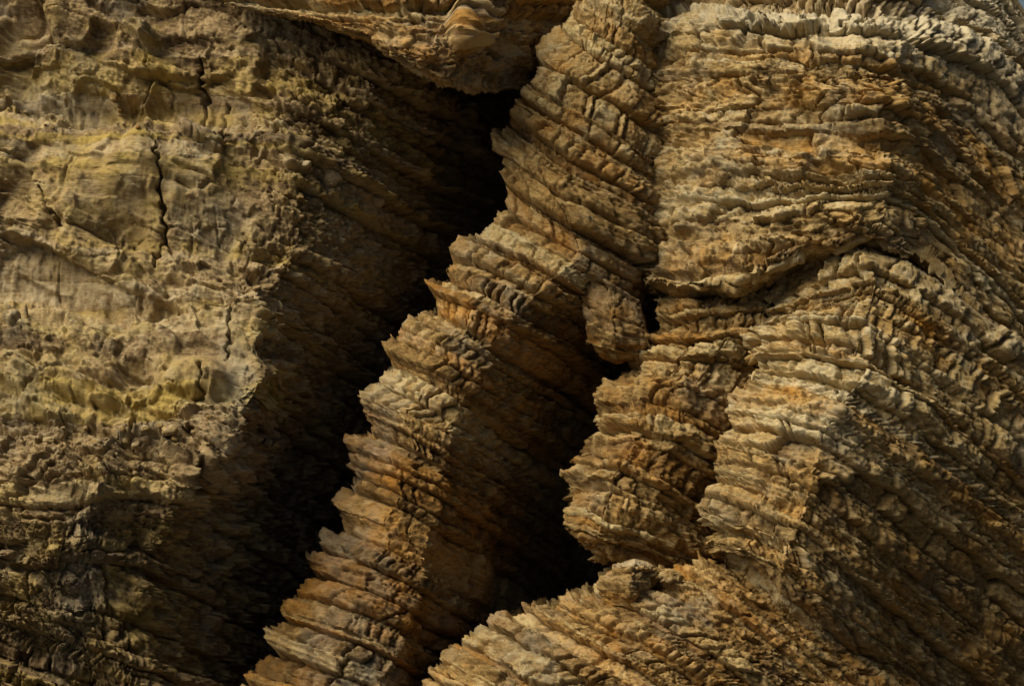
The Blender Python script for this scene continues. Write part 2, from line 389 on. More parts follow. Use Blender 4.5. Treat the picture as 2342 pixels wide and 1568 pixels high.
    for b in np.unique(fb):
        sel = fb == b; rest = sel & (keep < 0)
        if not rest.any(): continue
        comp = comps[rest]; ids_, cnt = np.unique(comp, return_counts=True)
        fr = np.flatnonzero(rest); lay = None
        for k in ids_[np.argsort(-cnt)]:
            f = fr[comp == k]
            if len(f) < 40 and lay is not None: loose.append(f); continue
            o = mesh_from('rock_layer', co, quads[f], at, mat, root); lay = lay or o
        for k in np.unique(keep[sel & (keep >= 0)]):
            mesh_from('rock_block', co, quads[sel & (keep == k)], at, mat, lay); nk += 1
    if loose: tag(mesh_from('rock_crumbs', co, quads[np.concatenate(loose)], at, mat, root), kind='stuff')
    print(name, nr, nc, 'beds', nb, 'blocks', nk)
    return Pf

def shift(row, du=0, dv=0, dd=0): return [(u + du, v + dv, d + dd) for u, v, d in row]

# ------------------------------------------------------------------ the ground at the foot of the cliff, the rock behind the clefts
def plain_material(name, col, scale=3.0):
    m = bpy.data.materials.new(name); m.use_nodes = True; t = m.node_tree
    n = t.nodes.new('ShaderNodeTexNoise'); n.inputs['Scale'].default_value = scale; n.inputs['Detail'].default_value = 8
    r = t.nodes.new('ShaderNodeValToRGB'); r.color_ramp.elements[0].color = tuple(c * 0.6 for c in col) + (1,); r.color_ramp.elements[1].color = tuple(c * 1.3 for c in col) + (1,)
    t.links.new(n.outputs[0], r.inputs[0]); b = t.nodes['Principled BSDF']; t.links.new(r.outputs[0], b.inputs['Base Color']); b.inputs['Roughness'].default_value = 0.9
    bp = t.nodes.new('ShaderNodeBump'); bp.inputs['Distance'].default_value = 0.05; t.links.new(n.outputs[0], bp.inputs['Height']); t.links.new(bp.outputs[0], b.inputs['Normal'])
    return m
def grid_object(name, P, mat, kind):
    nr, nc = P.shape[:2]; idx = np.arange(nr * nc).reshape(nr, nc)
    quads = np.stack([idx[:-1, :-1], idx[:-1, 1:], idx[1:, 1:], idx[1:, :-1]], -1).reshape(-1, 4)
    at = np.zeros((nr * nc, 3)); at[:, 0] = 0.4
    return tag(mesh_from(name, P.reshape(-1, 3), quads, {'rock': at}, mat), kind=kind)
gx, gy = np.meshgrid(np.linspace(-1, 1, 161), np.linspace(-1, 1, 161))
gx = np.sign(gx) * (np.abs(gx) ** 2.6) * 900; gy = np.sign(gy) * (np.abs(gy) ** 2.6) * 900
gz = 0.25 * fbm(np.stack([gx * 0.15, gy * 0.15, gx * 0], -1), 4, 3) - 0.1
grid_object('ground', np.stack([gx, gy, gz], -1), plain_material('beach_shingle', (0.06, 0.052, 0.04)), 'structure')
uu, vv = np.meshgrid(np.linspace(-700, 2900, 260), np.linspace(260, 2000, 140))
vt = np.interp(uu, [1900, 2300, 2900], [-250, 450, 1000]); vv = vt + (vv - 260) / 1740 * (2000 - vt)
Q = np.stack([uu / 60, vv / 60, uu * 0], -1)
Pb = unproject(uu, vv, -6.5 + 0.9 * fbm(Q * 0.35, 5, 21) + 0.35 * fbm(Q * (1, 2.5, 1), 4, 25) - np.clip(500 - vv, 0, 400) / 400 * 3)
top = Pb[:1] + np.linspace(14, 0.5, 10)[:, None, None] * np.array([0, 1.0, 0.0])
grid_object('cliff', np.concatenate([top, Pb])[::-1], M_BROWN, 'structure')

# ------------------------------------------------------------------ the bodies of rock (u, v, d of their bedding lines)
# massive wall on the left: left end, face, edge, flank into the cleft
L_LINES = [
 (-200, [(-350,-200,.4),(0,-200,.5),(150,-200,.6),(300,-200,.6),(450,-200,.7),(600,-200,.6),(720,-200,.3),(850,-200,-.3),(960,-200,-1.2),(1200,-200,-3)]),
 (0, [(-350,0,.2),(0,0,.2),(150,0,.5),(300,0,.4),(450,0,.5),(600,5,.5),(720,30,.2),(850,80,0),(970,130,-1),(1200,220,-4)]),
 (115, [(-350,115,.4),(0,115,.4),(130,90,.6),(300,100,.5),(450,110,.6),(600,120,.6),(720,150,.3),(850,210,-.1),(975,280,-1.4),(1200,380,-4.5)]),
 (200, [(-350,215,.3),(0,215,.2),(150,190,.4),(300,200,.5),(450,200,.45),(590,210,.65),(710,240,.5),(840,300,-.2),(970,390,-1.8),(1180,480,-5)]),
 (250, [(-350,262,.4),(0,266,.35),(150,252,.4),(300,262,.45),(450,250,.4),(590,260,.6),(700,290,.5),(830,350,-.2),(960,430,-2.0),(1180,520,-5)]),
 (285, [(-350,285,1),(0,290,1.1),(150,295,1.0),(300,290,1.15),(450,300,1.0),(585,310,.7),(690,340,.5),(820,400,-.3),(950,480,-2.2),(1160,570,-5)]),
 (330, [(-350,330,1),(0,340,1.15),(150,340,1.2),(300,335,1.25),(450,340,1.05),(585,350,.75),(690,380,.5),(820,440,-.3),(950,520,-2.2),(1160,610,-5)]),
 (450, [(-350,450,1),(0,450,1.1),(150,450,1.3),(300,450,1.2),(450,460,1.1),(580,470,.9),(690,500,.5),(800,560,-.6),(930,630,-2.6),(1120,730,-5.2)]),
 (520, [(-350,500,1.1),(0,500,1.2),(150,545,1.2),(300,560,1),(450,560,1),(575,570,1.0),(680,600,.5),(780,660,-.8),(900,740,-2.8),(1050,830,-5.3)]),
 (650, [(-350,640,.9),(0,640,.9),(150,650,.8),(300,650,1.1),(450,650,1.2),(570,660,1.2),(650,690,.6),(740,760,-1),(860,850,-3),(1010,950,-5.5)]),
 (705, [(-350,695,.9),(0,695,.9),(150,715,.85),(300,700,1.1),(450,690,1.2),(580,705,1.2),(650,735,.4),(735,795,-1.1),(855,880,-3.1),(985,980,-5.5)]),
 (730, [(-350,720,1.3),(0,720,1.3),(150,745,1.2),(300,735,1.3),(450,725,1.3),(590,735,1.3),(650,760,.3),(730,820,-1.2),(850,900,-3.2),(960,1000,-5.5)]),
 (850, [(-350,830,1.3),(0,840,1.4),(150,850,1.4),(300,860,1.5),(450,850,1.6),(605,850,1.5),(650,880,.1),(720,930,-1.4),(820,1000,-3.2),(920,1080,-5.5)]),
 (950, [(-350,920,1.5),(0,930,1.6),(150,945,1.6),(300,960,1.6),(430,950,1.6),(580,905,1.75),(630,950,.0),(690,1000,-1.5),(790,1070,-3.2),(890,1150,-5.5)]),
 (1020, [(-350,1000,1.6),(0,1010,1.7),(130,1010,1.8),(260,1015,1.8),(390,1010,1.8),(540,985,1.8),(605,1045,0),(650,1090,-1.4),(760,1150,-3.2),(870,1220,-5.5)]),
 (1110, [(-350,1090,1.6),(0,1095,1.7),(100,1100,1.9),(200,1090,1.9),(300,1080,1.9),(455,1090,1.8),(530,1150,.2),(600,1200,-1.2),(730,1270,-3),(860,1340,-5.5)]),
 (1200, [(-350,1180,1.5),(0,1190,1.7),(80,1200,1.8),(160,1200,1.9),(250,1180,1.8),(410,1195,1.55),(495,1255,.3),(590,1310,-1),(710,1370,-2.8),(830,1430,-5.3)]),
 (1300, [(-350,1270,1.4),(0,1290,1.6),(60,1310,1.7),(130,1300,1.8),(200,1290,1.7),(345,1320,1.3),(440,1380,.3),(560,1440,-.8),(680,1500,-2.6),(800,1560,-5)]),
 (1400, [(-350,1350,1.5),(0,1390,1.7),(60,1410,1.7),(140,1430,1.7),(230,1460,1.5),(340,1500,1.0),(450,1550,.3),(560,1600,-.8),(680,1650,-2.6),(800,1700,-5)]),
 (1560, [(-350,1500,1.6),(0,1550,1.9),(70,1580,1.9),(160,1610,1.8),(250,1640,1.6),(360,1680,1.1),(470,1720,.4),(580,1770,-.7),(700,1820,-2.5),(820,1870,-5)]),
 (1780, [(-350,1700,1.7),(0,1760,2.0),(70,1790,2.0),(160,1820,1.9),(250,1850,1.7),(360,1890,1.2),(470,1930,.5),(580,1980,-.6),(700,2030,-2.4),(820,2080,-5)]),
]
for sv_, row in L_LINES:
    f = min(max((sv_ - 1230) / 250.0, 0), 1.4)
    g = min(max((700 - sv_) / 120.0, 0), 1)
    for j, a in ((6, .3), (7, .55), (8, .6)): row[j] = (row[j][0], row[j][1], row[j][2] + a * g)
    for j, a in enumerate((.8, .9, .9, .9, .8, .5)): row[j] = (row[j][0], row[j][1], row[j][2] - a * f)
    k = min(max((sv_ - 730) / 650.0, 0), 1.1)
    for j, a in ((6, .6), (7, 1.0), (8, 1.3), (9, 1.5)): row[j] = (row[j][0], row[j][1], row[j][2] - a * k)
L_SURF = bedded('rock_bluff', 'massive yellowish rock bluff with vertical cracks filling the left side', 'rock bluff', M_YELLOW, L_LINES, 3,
       bed_t=30, major=60, lumps=1.0, amp=1.0, block=1.0, calm=[(290,420,270,125,.8), (130,640,160,60,.7), (470,810,130,90,.65), (120,1140,90,45,.7), (50,60,80,60,.6), (480,250,80,60,.5)], chip=1.35, rough=0.7, vertical=0.55, cap=True, blocks=True,
       bedw=lambda c, s: 0.07 + 0.93 * np.maximum(smooth(c, 5.1, 6.6), smooth(s, 1000, 1280)),
       chipw=lambda c, s: 0.85 + 0.9 * smooth(c, 4.8, 5.4) * (1 - 0.5 * smooth(c, 6.3, 7.2)) + 0.5 * smooth(s, 850, 1000),
       blockw=lambda c, s: 0.05 + 0.95 * np.maximum(smooth(s, 1150, 1300), 0.5 * smooth(c, 5.5, 6.5)),
       cracks=[([(335,295),(345,312),(358,330),(352,352),(366,395),(362,430),(374,470),(370,500),(384,530),(372,560),(350,600)], 5, .22), ([(85,420),(96,440),(104,470),(118,485),(132,512)], 4, .15),
               ([(452,130),(458,160),(455,200),(464,230),(462,262)], 5, .2), ([(95,-40),(97,10),(94,60),(98,80)], 5, .25), ([(510,235),(508,270),(514,320)], 3, .12),
               ([(40,1165),(50,1120),(80,1100),(200,1085)], 6, .15), ([(50,1180),(120,1187),(190,1150)], 6, .1), ([(0,1110),(40,1095),(100,1090),(125,1060)], 4, .2),
               ([(455,840),(462,860),(456,880),(466,900),(440,915)], 4, .18), ([(530,700),(522,735),(526,770),(515,815)], 4, .15)],
       dents=[(45,55,75,65,-.35), (40,180,60,70,-.25), (300,840,60,40,-.2), (125,30,35,50,.2), (440,860,90,60,.25), (300,380,120,80,.15)],
       steps=[([(-300,125),(0,118),(60,112),(105,105)], .35, -60), ([(-300,300),(0,275),(60,262),(130,258),(200,285),(300,300),(370,270),(430,275),(520,300),(570,300)], .35, -50), ([(-200,480),(0,505),(70,545),(130,572),(190,600),(250,640),(300,665)], .16, 70), ([(-300,720),(0,705),(60,720),(100,750),(180,745),(260,725),(400,715),(560,690)], .2, -60), ([(-100,790),(0,815),(100,870),(200,900),(290,930)], .2, 30), ([(-300,980),(0,985),(150,990),(250,1005),(350,985),(420,960)], .35, -40), ([(150,90),(300,100),(420,110)], .12, 40), ([(380,170),(470,175),(560,150)], .15, 35)],
       tones=[(270,400,330,190,1,.38), (150,420,300,200,0,.12), (300,900,420,130,1,.45), (300,950,400,200,0,-.1), (700,300,120,250,0,-.15), (150,1450,400,260,0,-.32), (150,1350,400,250,1,.15), (300,850,400,160,2,.12), (250,60,400,120,0,-.12)])  # weaker light at lower left painted into the tone, over real brown stain

# overhanging rock at the top
O_LINES = [
 (-200, [(430,-200,.2),(560,-200,.5),(780,-200,.9),(920,-200,1.2),(1050,-200,1.2),(1150,-195,.3),(1260,-190,-.5),(1400,-180,-1.3)]),
 (0, [(500,-15,.4),(620,0,.7),(780,10,1.2),(920,15,1.6),(1050,15,1.7),(1130,25,.7),(1240,30,-.3),(1380,40,-1.2)]),
 (60, [(540,8,.4),(650,35,.8),(800,60,1.2),(930,75,1.7),(1050,80,1.9),(1130,95,.7),(1230,100,-.3),(1360,110,-1.2)]),
 (120, [(560,14,.3),(670,45,.7),(820,85,1.1),(930,125,1.6),(1040,140,1.8),(1120,150,.8),(1210,155,-.2),(1330,165,-1.2)]),
 (190, [(575,20,.0),(690,56,.4),(840,100,.8),(955,165,1.2),(1030,205,1.4),(1100,212,.7),(1190,205,-.2),(1300,205,-1.2)]),
 (230, [(600,22,-.6),(710,54,-.4),(860,98,-.3),(970,160,-.2),(1045,196,-.1),(1110,203,-.3),(1200,200,-1),(1300,200,-1.6)]),
 (300, [(600,60,-6),(700,80,-6),(850,120,-6),(960,170,-6),(1040,200,-6),(1110,200,-6),(1200,200,-6),(1300,210,-6)]),
]
for sv_, row in O_LINES[:-2]:
    for j, a in ((0, .5), (1, .6), (2, .6), (3, .5), (4, .3), (5, .1)): row[j] = (row[j][0], row[j][1], row[j][2] + a)
bedded('rock_overhang', 'overhanging layered rock mass jutting over the dark cave at the top', 'rock overhang', M_TAN, O_LINES, 5,
       bed_t=14, major=36, amp=0.8, block=.8, chip=1.35, ragged=1.6, rough=1.1, lumps=.25, angular=.6, blocks=True, joint=(.3, 1.2), cracks=[([(1058,-10),(1075,30),(1095,45),(1110,90),(1135,130)], 7, .35)], dents=[(1062,50,42,70,.38)],
       tones=[(1060,40,50,50,2,.3), (1000,100,200,100,1,.1)])

# central rib: behind, silhouette, brow, brow end, flank, flank, deep
A_LINES = [
 (-200, [(1460,-230,-3),(1400,-200,0),(1440,-190,.3),(1480,-170,.4),(1520,-150,.3),(1560,-130,0),(1650,-100,-2.5)]),
 (0, [(1400,-20,-3),(1330,0,0),(1365,20,.35),(1400,42,.45),(1450,75,.4),(1500,110,.1),(1600,160,-2.5)]),
 (133, [(1300,120,-3),(1232,133,0),(1275,160,.45),(1340,195,.6),(1450,265,.45),(1510,300,.1),(1610,350,-2.5)]),
 (323, [(1215,310,-3),(1131,323,.1),(1200,365,.6),(1290,415,.75),(1455,500,.45),(1520,540,.1),(1620,590,-2.5)]),
 (463, [(1230,460,-3),(1151,463,.1),(1220,510,.5),(1331,572,.75),(1460,640,.2),(1510,670,-.7),(1600,720,-2.5)]),
 (522, [(1190,520,-3),(1101,522,.15),(1180,560,.6),(1290,615,.85),(1380,680,.4),(1470,740,-.7),(1560,800,-3)]),
 (609, [(1090,610,-3),(1007,609,.15),(1101,649,.75),(1200,705,.9),(1330,770,.1),(1420,830,-1.3),(1500,890,-4)]),
 (739, [(990,745,-3),(904,739,.15),(1000,785,.8),(1101,840,.8),(1220,915,-.2),(1330,990,-2),(1420,1060,-5)]),
 (896, [(900,905,-3),(812,896,.15),(920,935,.8),(1040,990,.8),(1150,1060,-.2),(1250,1130,-2.2),(1330,1190,-5.5)]),
 (1012, [(880,1025,-3),(794,1012,.15),(910,1052,.85),(1030,1108,.75),(1130,1175,-.3),(1220,1240,-2.2),(1300,1300,-5.5)]),
 (1135, [(840,1145,-3),(750,1135,.15),(870,1175,.9),(1000,1235,.8),(1100,1300,-.2),(1180,1360,-2),(1250,1420,-5)]),
 (1275, [(800,1285,-3),(710,1275,.15),(830,1315,.9),(960,1375,.85),(1060,1440,-.1),(1130,1495,-1.6),(1200,1550,-4)]),
 (1465, [(710,1475,-3),(617,1465,.2),(760,1510,1),(890,1565,.9),(990,1630,0),(1060,1690,-1.4),(1130,1740,-4)]),
 (1750, [(600,1760,-3),(500,1750,.2),(660,1800,1),(800,1860,.9),(900,1920,0),(980,1980,-1.4),(1050,2030,-4)]),
]
for sv_, row in A_LINES:
    for j in range(1, 5): row[j] = (row[j][0], row[j][1], row[j][2] + .25 * min(max((520 - sv_) / 200.0, 0), 1))
    k = min(max((sv_ - 560) / 700.0, 0), 1.3); k2 = min(max((sv_ - 480) / 120.0, 0), 1)
    row[3] = (row[3][0], row[3][1], row[3][2] - .12 * k2); row[4] = (row[4][0], row[4][1], row[4][2] - .45 * k2); row[5] = (row[5][0], row[5][1], row[5][2] - .6 * k2)
    for j, a in ((4, .5), (5, 1.1), (6, 1.6)): row[j] = (row[j][0], row[j][1], row[j][2] - a * k)
A_SIL = [(1330,0),(1314,30),(1287,57),(1286,90),(1264,107),(1232,133),(1217,153),(1209,193),(1192,213),(1182,237),(1169,260),(1171,283),(1164,300),(1131,323),
 (1144,357),(1154,387),(1141,407),(1151,463),(1127,487),(1106,515),(1101,522),(1074,552),(1027,576),(1007,609),(1012,630),(977,649),(984,676),(967,702),(904,739),(914,776),(884,799),
 (891,826),(857,849),(861,869),(812,896),(834,956),(837,979),(794,1012),(805,1030),(787,1058),(804,1085),(750,1135),(778,1192),(750,1222),(710,1275),(713,1308),(687,1335),
 (647,1378),(647,1418),(617,1465),(627,1488),(593,1508),(563,1565),(500,1750)]
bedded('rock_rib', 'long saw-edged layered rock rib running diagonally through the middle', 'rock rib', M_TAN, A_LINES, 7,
       sil=[(v, u, v) for u, v in A_SIL], sil_gain=1.1, sil_fall=.6, ragged=1.2, angular=.6, beds=[57,133,193,237,283,357,407,463,576,630,690,776,826,869,979,1030,1085,1200,1308,1350,1418,1488], bed_t=18, major=50,
       amp=1.0, block=.9, chip=.8, blocks=True, joint=(.13, .4),
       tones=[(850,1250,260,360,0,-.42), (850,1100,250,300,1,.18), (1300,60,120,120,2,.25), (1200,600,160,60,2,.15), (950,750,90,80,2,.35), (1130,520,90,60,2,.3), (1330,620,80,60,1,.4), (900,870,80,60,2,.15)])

# hanging block between the central rib and the mass on the right
W_LINES = [
 (600, [(1380,650,-1.2),(1345,620,-.4),(1400,648,-.3),(1455,682,-.4),(1480,705,-1.2)]),
 (618, [(1360,640,-1.2),(1328,614,.45),(1395,646,.7),(1464,686,.5),(1482,715,-1.2)]),
 (672, [(1360,690,-1.2),(1322,672,.5),(1400,710,.8),(1475,742,.55),(1492,755,-1.2)]),
 (740, [(1370,755,-1.2),(1345,748,.45),(1405,768,.75),(1479,782,.5),(1492,790,-1.2)]),
 (785, [(1370,785,-1.2),(1338,782,.35),(1405,802,.6),(1470,812,.4),(1486,815,-1.2)]),
 (832, [(1400,815,-1.2),(1375,820,.1),(1412,834,.25),(1445,824,.1),(1470,818,-1.2)]),
 (850, [(1410,805,-1.4),(1390,808,-1.2),(1415,812,-1.1),(1440,810,-1.1),(1460,808,-1.4)]),
]
bedded('rock_block', 'grey-brown hanging rock slab wedged between the ribs above the black cleft', 'rock block', M_TAN, W_LINES, 9, bed_t=16, major=60, amp=.45, block=.5, chip=1.2, cap=False, rough=.6, tension=.12, offset=-.15, angular=.7,
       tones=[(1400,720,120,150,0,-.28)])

# mass of thick folded beds, upper right
U_LINES = [
 (-150, [(1560,-120,-1),(1450,-150,-.6),(1560,-160,-.3),(1700,-180,0),(1850,-210,.1),(2000,-215,0),(2150,-175,-.6),(2300,-40,-1.3),(2400,108,-1.9),(2700,480,-3)]),
 (0, [(1540,10,-1),(1450,0,-.3),(1560,0,0),(1700,-5,.4),(1861,0,.6),(2010,-2,.6),(2150,25,.0),(2270,90,-.7),(2400,230,-1.4),(2700,560,-3)]),
 (80, [(1530,80,-1),(1455,75,-.1),(1560,75,.3),(1700,68,.8),(1861,62,1),(2010,58,1),(2130,85,.4),(2260,155,-.4),(2400,290,-1.2),(2700,620,-3)]),
 (160, [(1530,165,-1),(1450,160,0),(1560,155,.4),(1700,145,.9),(1861,147,1.2),(1990,160,1.2),(2110,195,.6),(2240,280,-.2),(2400,445,-1.1),(2700,760,-3)]),
 (250, [(1530,250,-1),(1460,250,0),(1560,240,.4),(1700,225,.8),(1861,215,1.2),(2010,215,1.3),(2120,265,.7),(2235,365,-.1),(2400,530,-1),(2700,840,-3)]),
 (350, [(1530,350,-1),(1452,350,.1),(1560,353,.5),(1700,358,.9),(1861,375,1.2),(2030,372,1.4),(2115,405,.8),(2230,515,0),(2400,680,-.9),(2700,980,-3)]),
 (430, [(1530,430,-1),(1458,430,.1),(1560,425,.5),(1700,425,.9),(1861,418,1.2),(2030,415,1.4),(2120,465,.8),(2240,585,0),(2400,745,-.9),(2700,1040,-3)]),
 (540, [(1540,545,-1),(1463,540,.15),(1560,535,.6),(1700,530,.9),(1861,505,1.2),(2030,490,1.3),(2110,540,.8),(2250,680,0),(2400,830,-.9),(2700,1120,-3)]),
 (620, [(1540,630,-1),(1458,616,.2),(1560,625,.7),(1700,615,.9),(1840,570,1.1),(2000,545,1.1),(2081,580,.8),(2250,735,.1),(2400,875,-.8),(2700,1160,-3)]),
 (660, [(1550,670,-1),(1475,656,.3),(1561,662,.75),(1690,656,.75),(1800,605,.7),(2000,566,.75),(2085,596,.6),(2260,752,.1),(2400,885,-.8),(2700,1170,-3)]),
 (720, [(1560,680,-1.2),(1500,690,-.8),(1580,690,-.2),(1700,680,-.2),(1810,632,.1),(2000,597,.25),(2090,627,.2),(2260,777,-.2),(2400,907,-1),(2700,1192,-3.3)]),
]
for sv_, row in U_LINES:
    k = {-150: .9, 0: .4, 80: .12}.get(sv_, 0)
    for j in range(len(row)): row[j] = (row[j][0], row[j][1], row[j][2] - k)
U_SIL = [(1447,0),(1464,27),(1455,100),(1447,160),(1434,200),(1467,267),(1458,310),(1451,360),(1461,467),(1452,500),(1464,539),(1467,582),(1457,616),(1474,656)]
bedded('rock_buttress', 'pale cream rock buttress of thick bent beds at upper right', 'rock buttress', M_CREAM, U_LINES, 13,
       sil=[(v, u, v) for u, v in U_SIL], bed_t=21, major=56, amp=1.15, block=1.0, chip=1.05, ragged=1.7, angular=.8, blockw=lambda c, s: 0.5 + 0.9 * smooth(c, 2.2, 3.6), blocks=True, joint=(.11, .34), rough=1.1, sil_noise=20.0, lumps=.7,
       bedw=lambda c, s: 0.3 + 0.8 * smooth(c, 2.0, 3.8), chipw=lambda c, s: 1.25 - 0.55 * smooth(c, 1.8, 3.6),
       cracks=[([(2085,590),(2180,670),(2290,775),(2400,880)], 10, .15), ([(1960,150),(1966,168)], 5, .15), ([(2140,-30),(2115,10),(2150,45),(2230,70)], 6, .2)],
       tones=[(2050,20,420,110,2,1.0), (2000,30,420,100,0,.3), (2300,200,120,250,2,.6), (1950,250,200,200,1,.15), (1500,200,80,300,2,.25), (2000,400,300,150,0,-.05), (2200,500,160,160,1,.2)])

# rib between the cleft and the right-hand rib
B_LINES = [
 (650, [(1560,640,-2.5),(1505,660,-1),(1580,655,-.5),(1680,650,-.3),(1780,640,-.3),(1850,640,-1)]),
 (690, [(1560,690,-2.5),(1501,690,0),(1580,680,.4),(1680,668,.5),(1780,660,.4),(1850,650,-.3)]),
 (750, [(1560,755,-2.5),(1491,750,0),(1580,750,.5),(1680,740,.6),(1750,745,.4),(1830,760,-.3)]),
 (816, [(1500,825,-2.5),(1441,816,0),(1540,815,.6),(1640,810,.7),(1740,840,.3),(1800,880,-.5)]),
 (892, [(1460,905,-2.5),(1384,892,0),(1480,880,.7),(1580,900,.8),(1700,960,.3),(1780,1010,-.5)]),
 (1009, [(1410,1025,-2.5),(1337,1009,0),(1430,1010,.7),(1530,1050,.7),(1650,1120,.1),(1730,1170,-.7)]),
 (1108, [(1370,1120,-2.5),(1301,1108,0),(1390,1120,.5),(1500,1160,.4),(1620,1230,-.2),(1700,1290,-1)]),
 (1190, [(1370,1200,-2.5),(1289,1185,-.1),(1370,1215,.2),(1480,1250,.0),(1600,1300,-.5),(1690,1350,-1.3)]),
 (1280, [(1430,1280,-2.8),(1365,1285,-.6),(1420,1295,-.6),(1510,1310,-.8),(1610,1350,-1.2),(1690,1390,-1.8)]),
 (1330, [(1450,1290,-4.5),(1420,1300,-3.5),(1460,1305,-3.5),(1540,1315,-3.5),(1630,1350,-3.5),(1700,1390,-3.5)]),
]
B_SIL = [(1501,689),(1491,749),(1479,776),(1441,816),(1436,866),(1384,892),(1361,922),(1367,969),(1354,979),(1337,1009),(1321,1045),(1314,1060),(1297,1082),(1304,1108),(1289,1180),(1347,1252),(1367,1288)]
bedded('rock_rib', 'short crumbly rock rib on the right bank of the black cleft', 'rock rib', M_TAN, B_LINES, 17,
       sil=[(v, u, v) for u, v in B_SIL], beds=[776,866,969,1045,1108], sil_noise=4.0, angular=.8, lumps=.4, ragged=1.4, bed_t=18, major=48, amp=1.0, block=.9, blocks=True, chip=1.3,
       tones=[(1450,950,120,60,2,.25), (1420,1020,120,60,2,.15), (1560,760,120,100,1,.15)])

# right-hand rib with a bright brow
C_LINES = [
 (560, [(1800,640,-1.5),(1770,630,-.6),(1880,585,-.8),(1990,560,-.8),(2100,600,-.9),(2260,720,-1),(2480,900,-1.3),(2800,1150,-2.5)]),
 (640, [(1830,660,-1),(1765,640,.3),(1880,592,.55),(1990,566,.75),(2090,602,.65),(2250,728,.25),(2480,915,-.5),(2800,1170,-2)]),
 (730, [(1800,750,-1),(1741,729,.6),(1870,690,1.1),(2001,660,1.3),(2110,725,1.1),(2270,850,.4),(2480,1010,-.4),(2800,1260,-2)]),
 (790, [(1790,810,-1),(1745,790,.6),(1821,772,1.2),(1960,795,1.5),(2061,869,1.1),(2228,989,.4),(2450,1160,-.5),(2750,1400,-2)]),
 (822, [(1800,840,-1),(1748,822,.8),(1850,815,1.4),(1990,845,1.6),(2111,922,1.1),(2260,1040,.3),(2450,1190,-.5),(2750,1430,-2)]),
 (872, [(1770,890,-1),(1704,872,.7),(1820,885,1.4),(1930,915,1.7),(2060,1000,1.2),(2230,1130,.3),(2430,1280,-.5),(2720,1500,-2)]),
 (969, [(1730,990,-1),(1664,969,.7),(1780,985,1.4),(1880,1008,1.7),(2010,1095,1.1),(2190,1240,.2),(2400,1400,-.6),(2700,1630,-2)]),
 (1055, [(1700,1070,-1),(1628,1055,.7),(1740,1085,1.3),(1851,1130,1.5),(1970,1230,.9),(2150,1375,.1),(2350,1535,-.6),(2650,1780,-2)]),
 (1150, [(1660,1165,-1),(1588,1150,.7),(1700,1170,1.2),(1820,1215,1.4),(1930,1310,.8),(2100,1450,.0),(2300,1610,-.6),(2600,1850,-2)]),
 (1235, [(1690,1250,-1),(1611,1235,.5),(1701,1245,1),(1794,1278,1.2),(1910,1375,.7),(2070,1500,.1),(2250,1650,-.5),(2550,1900,-2)]),
 (1285, [(1690,1290,-1),(1640,1285,.2),(1700,1295,.7),(1781,1345,.8),(1890,1430,.5),(2040,1550,-.1),(2200,1680,-.6),(2500,1930,-2)]),
 (1400, [(1700,1390,-2),(1660,1390,-1),(1720,1410,-.6),(1790,1450,-.4),(1880,1520,-.2),(2010,1640,-.4),(2170,1770,-.8),(2450,2000,-2)]),
]
for sv_, row in C_LINES:
    k = min(max((sv_ - 760) / 500.0, 0), 1.2)
    for j, a in ((4, .0), (5, .75), (6, 1.7), (7, 2.4)): row[j] = (row[j][0], row[j][1], row[j][2] - a * k)
C_SIL = [(1761,645),(1748,700),(1741,729),(1718,790),(1724,806),(1748,822),(1735,845),(1721,856),(1704,872),(1690,900),(1688,916),(1663,932),(1666,969),(1639,1006),(1634,1042),(1628,1055),(1643,1098),(1588,1150),(1598,1185),(1630,1212),(1611,1235),(1611,1272)]
bedded('rock_rib', 'bright brow-shaped layered rock rib with long slanting flank at right', 'rock rib', M_CREAM, C_LINES, 19,
       sil=[(v, u, v) for u, v in C_SIL], beds=[690,790,850,916,969,1045,1098,1212,1285], bed_t=14, major=42, ragged=1.25, angular=1.0, lumps=.35, amp=1.0, block=1.4, chip=.95, blocks=True, joint=(.11, .32), cap=False,
       tones=[(1900,900,220,130,0,.25), (1950,800,130,60,2,.35), (1950,870,80,30,2,.3), (2150,760,60,40,1,.5), (1900,1000,160,80,1,.1), (2200,1250,250,250,0,-.12), (2250,1000,150,100,2,.1)])

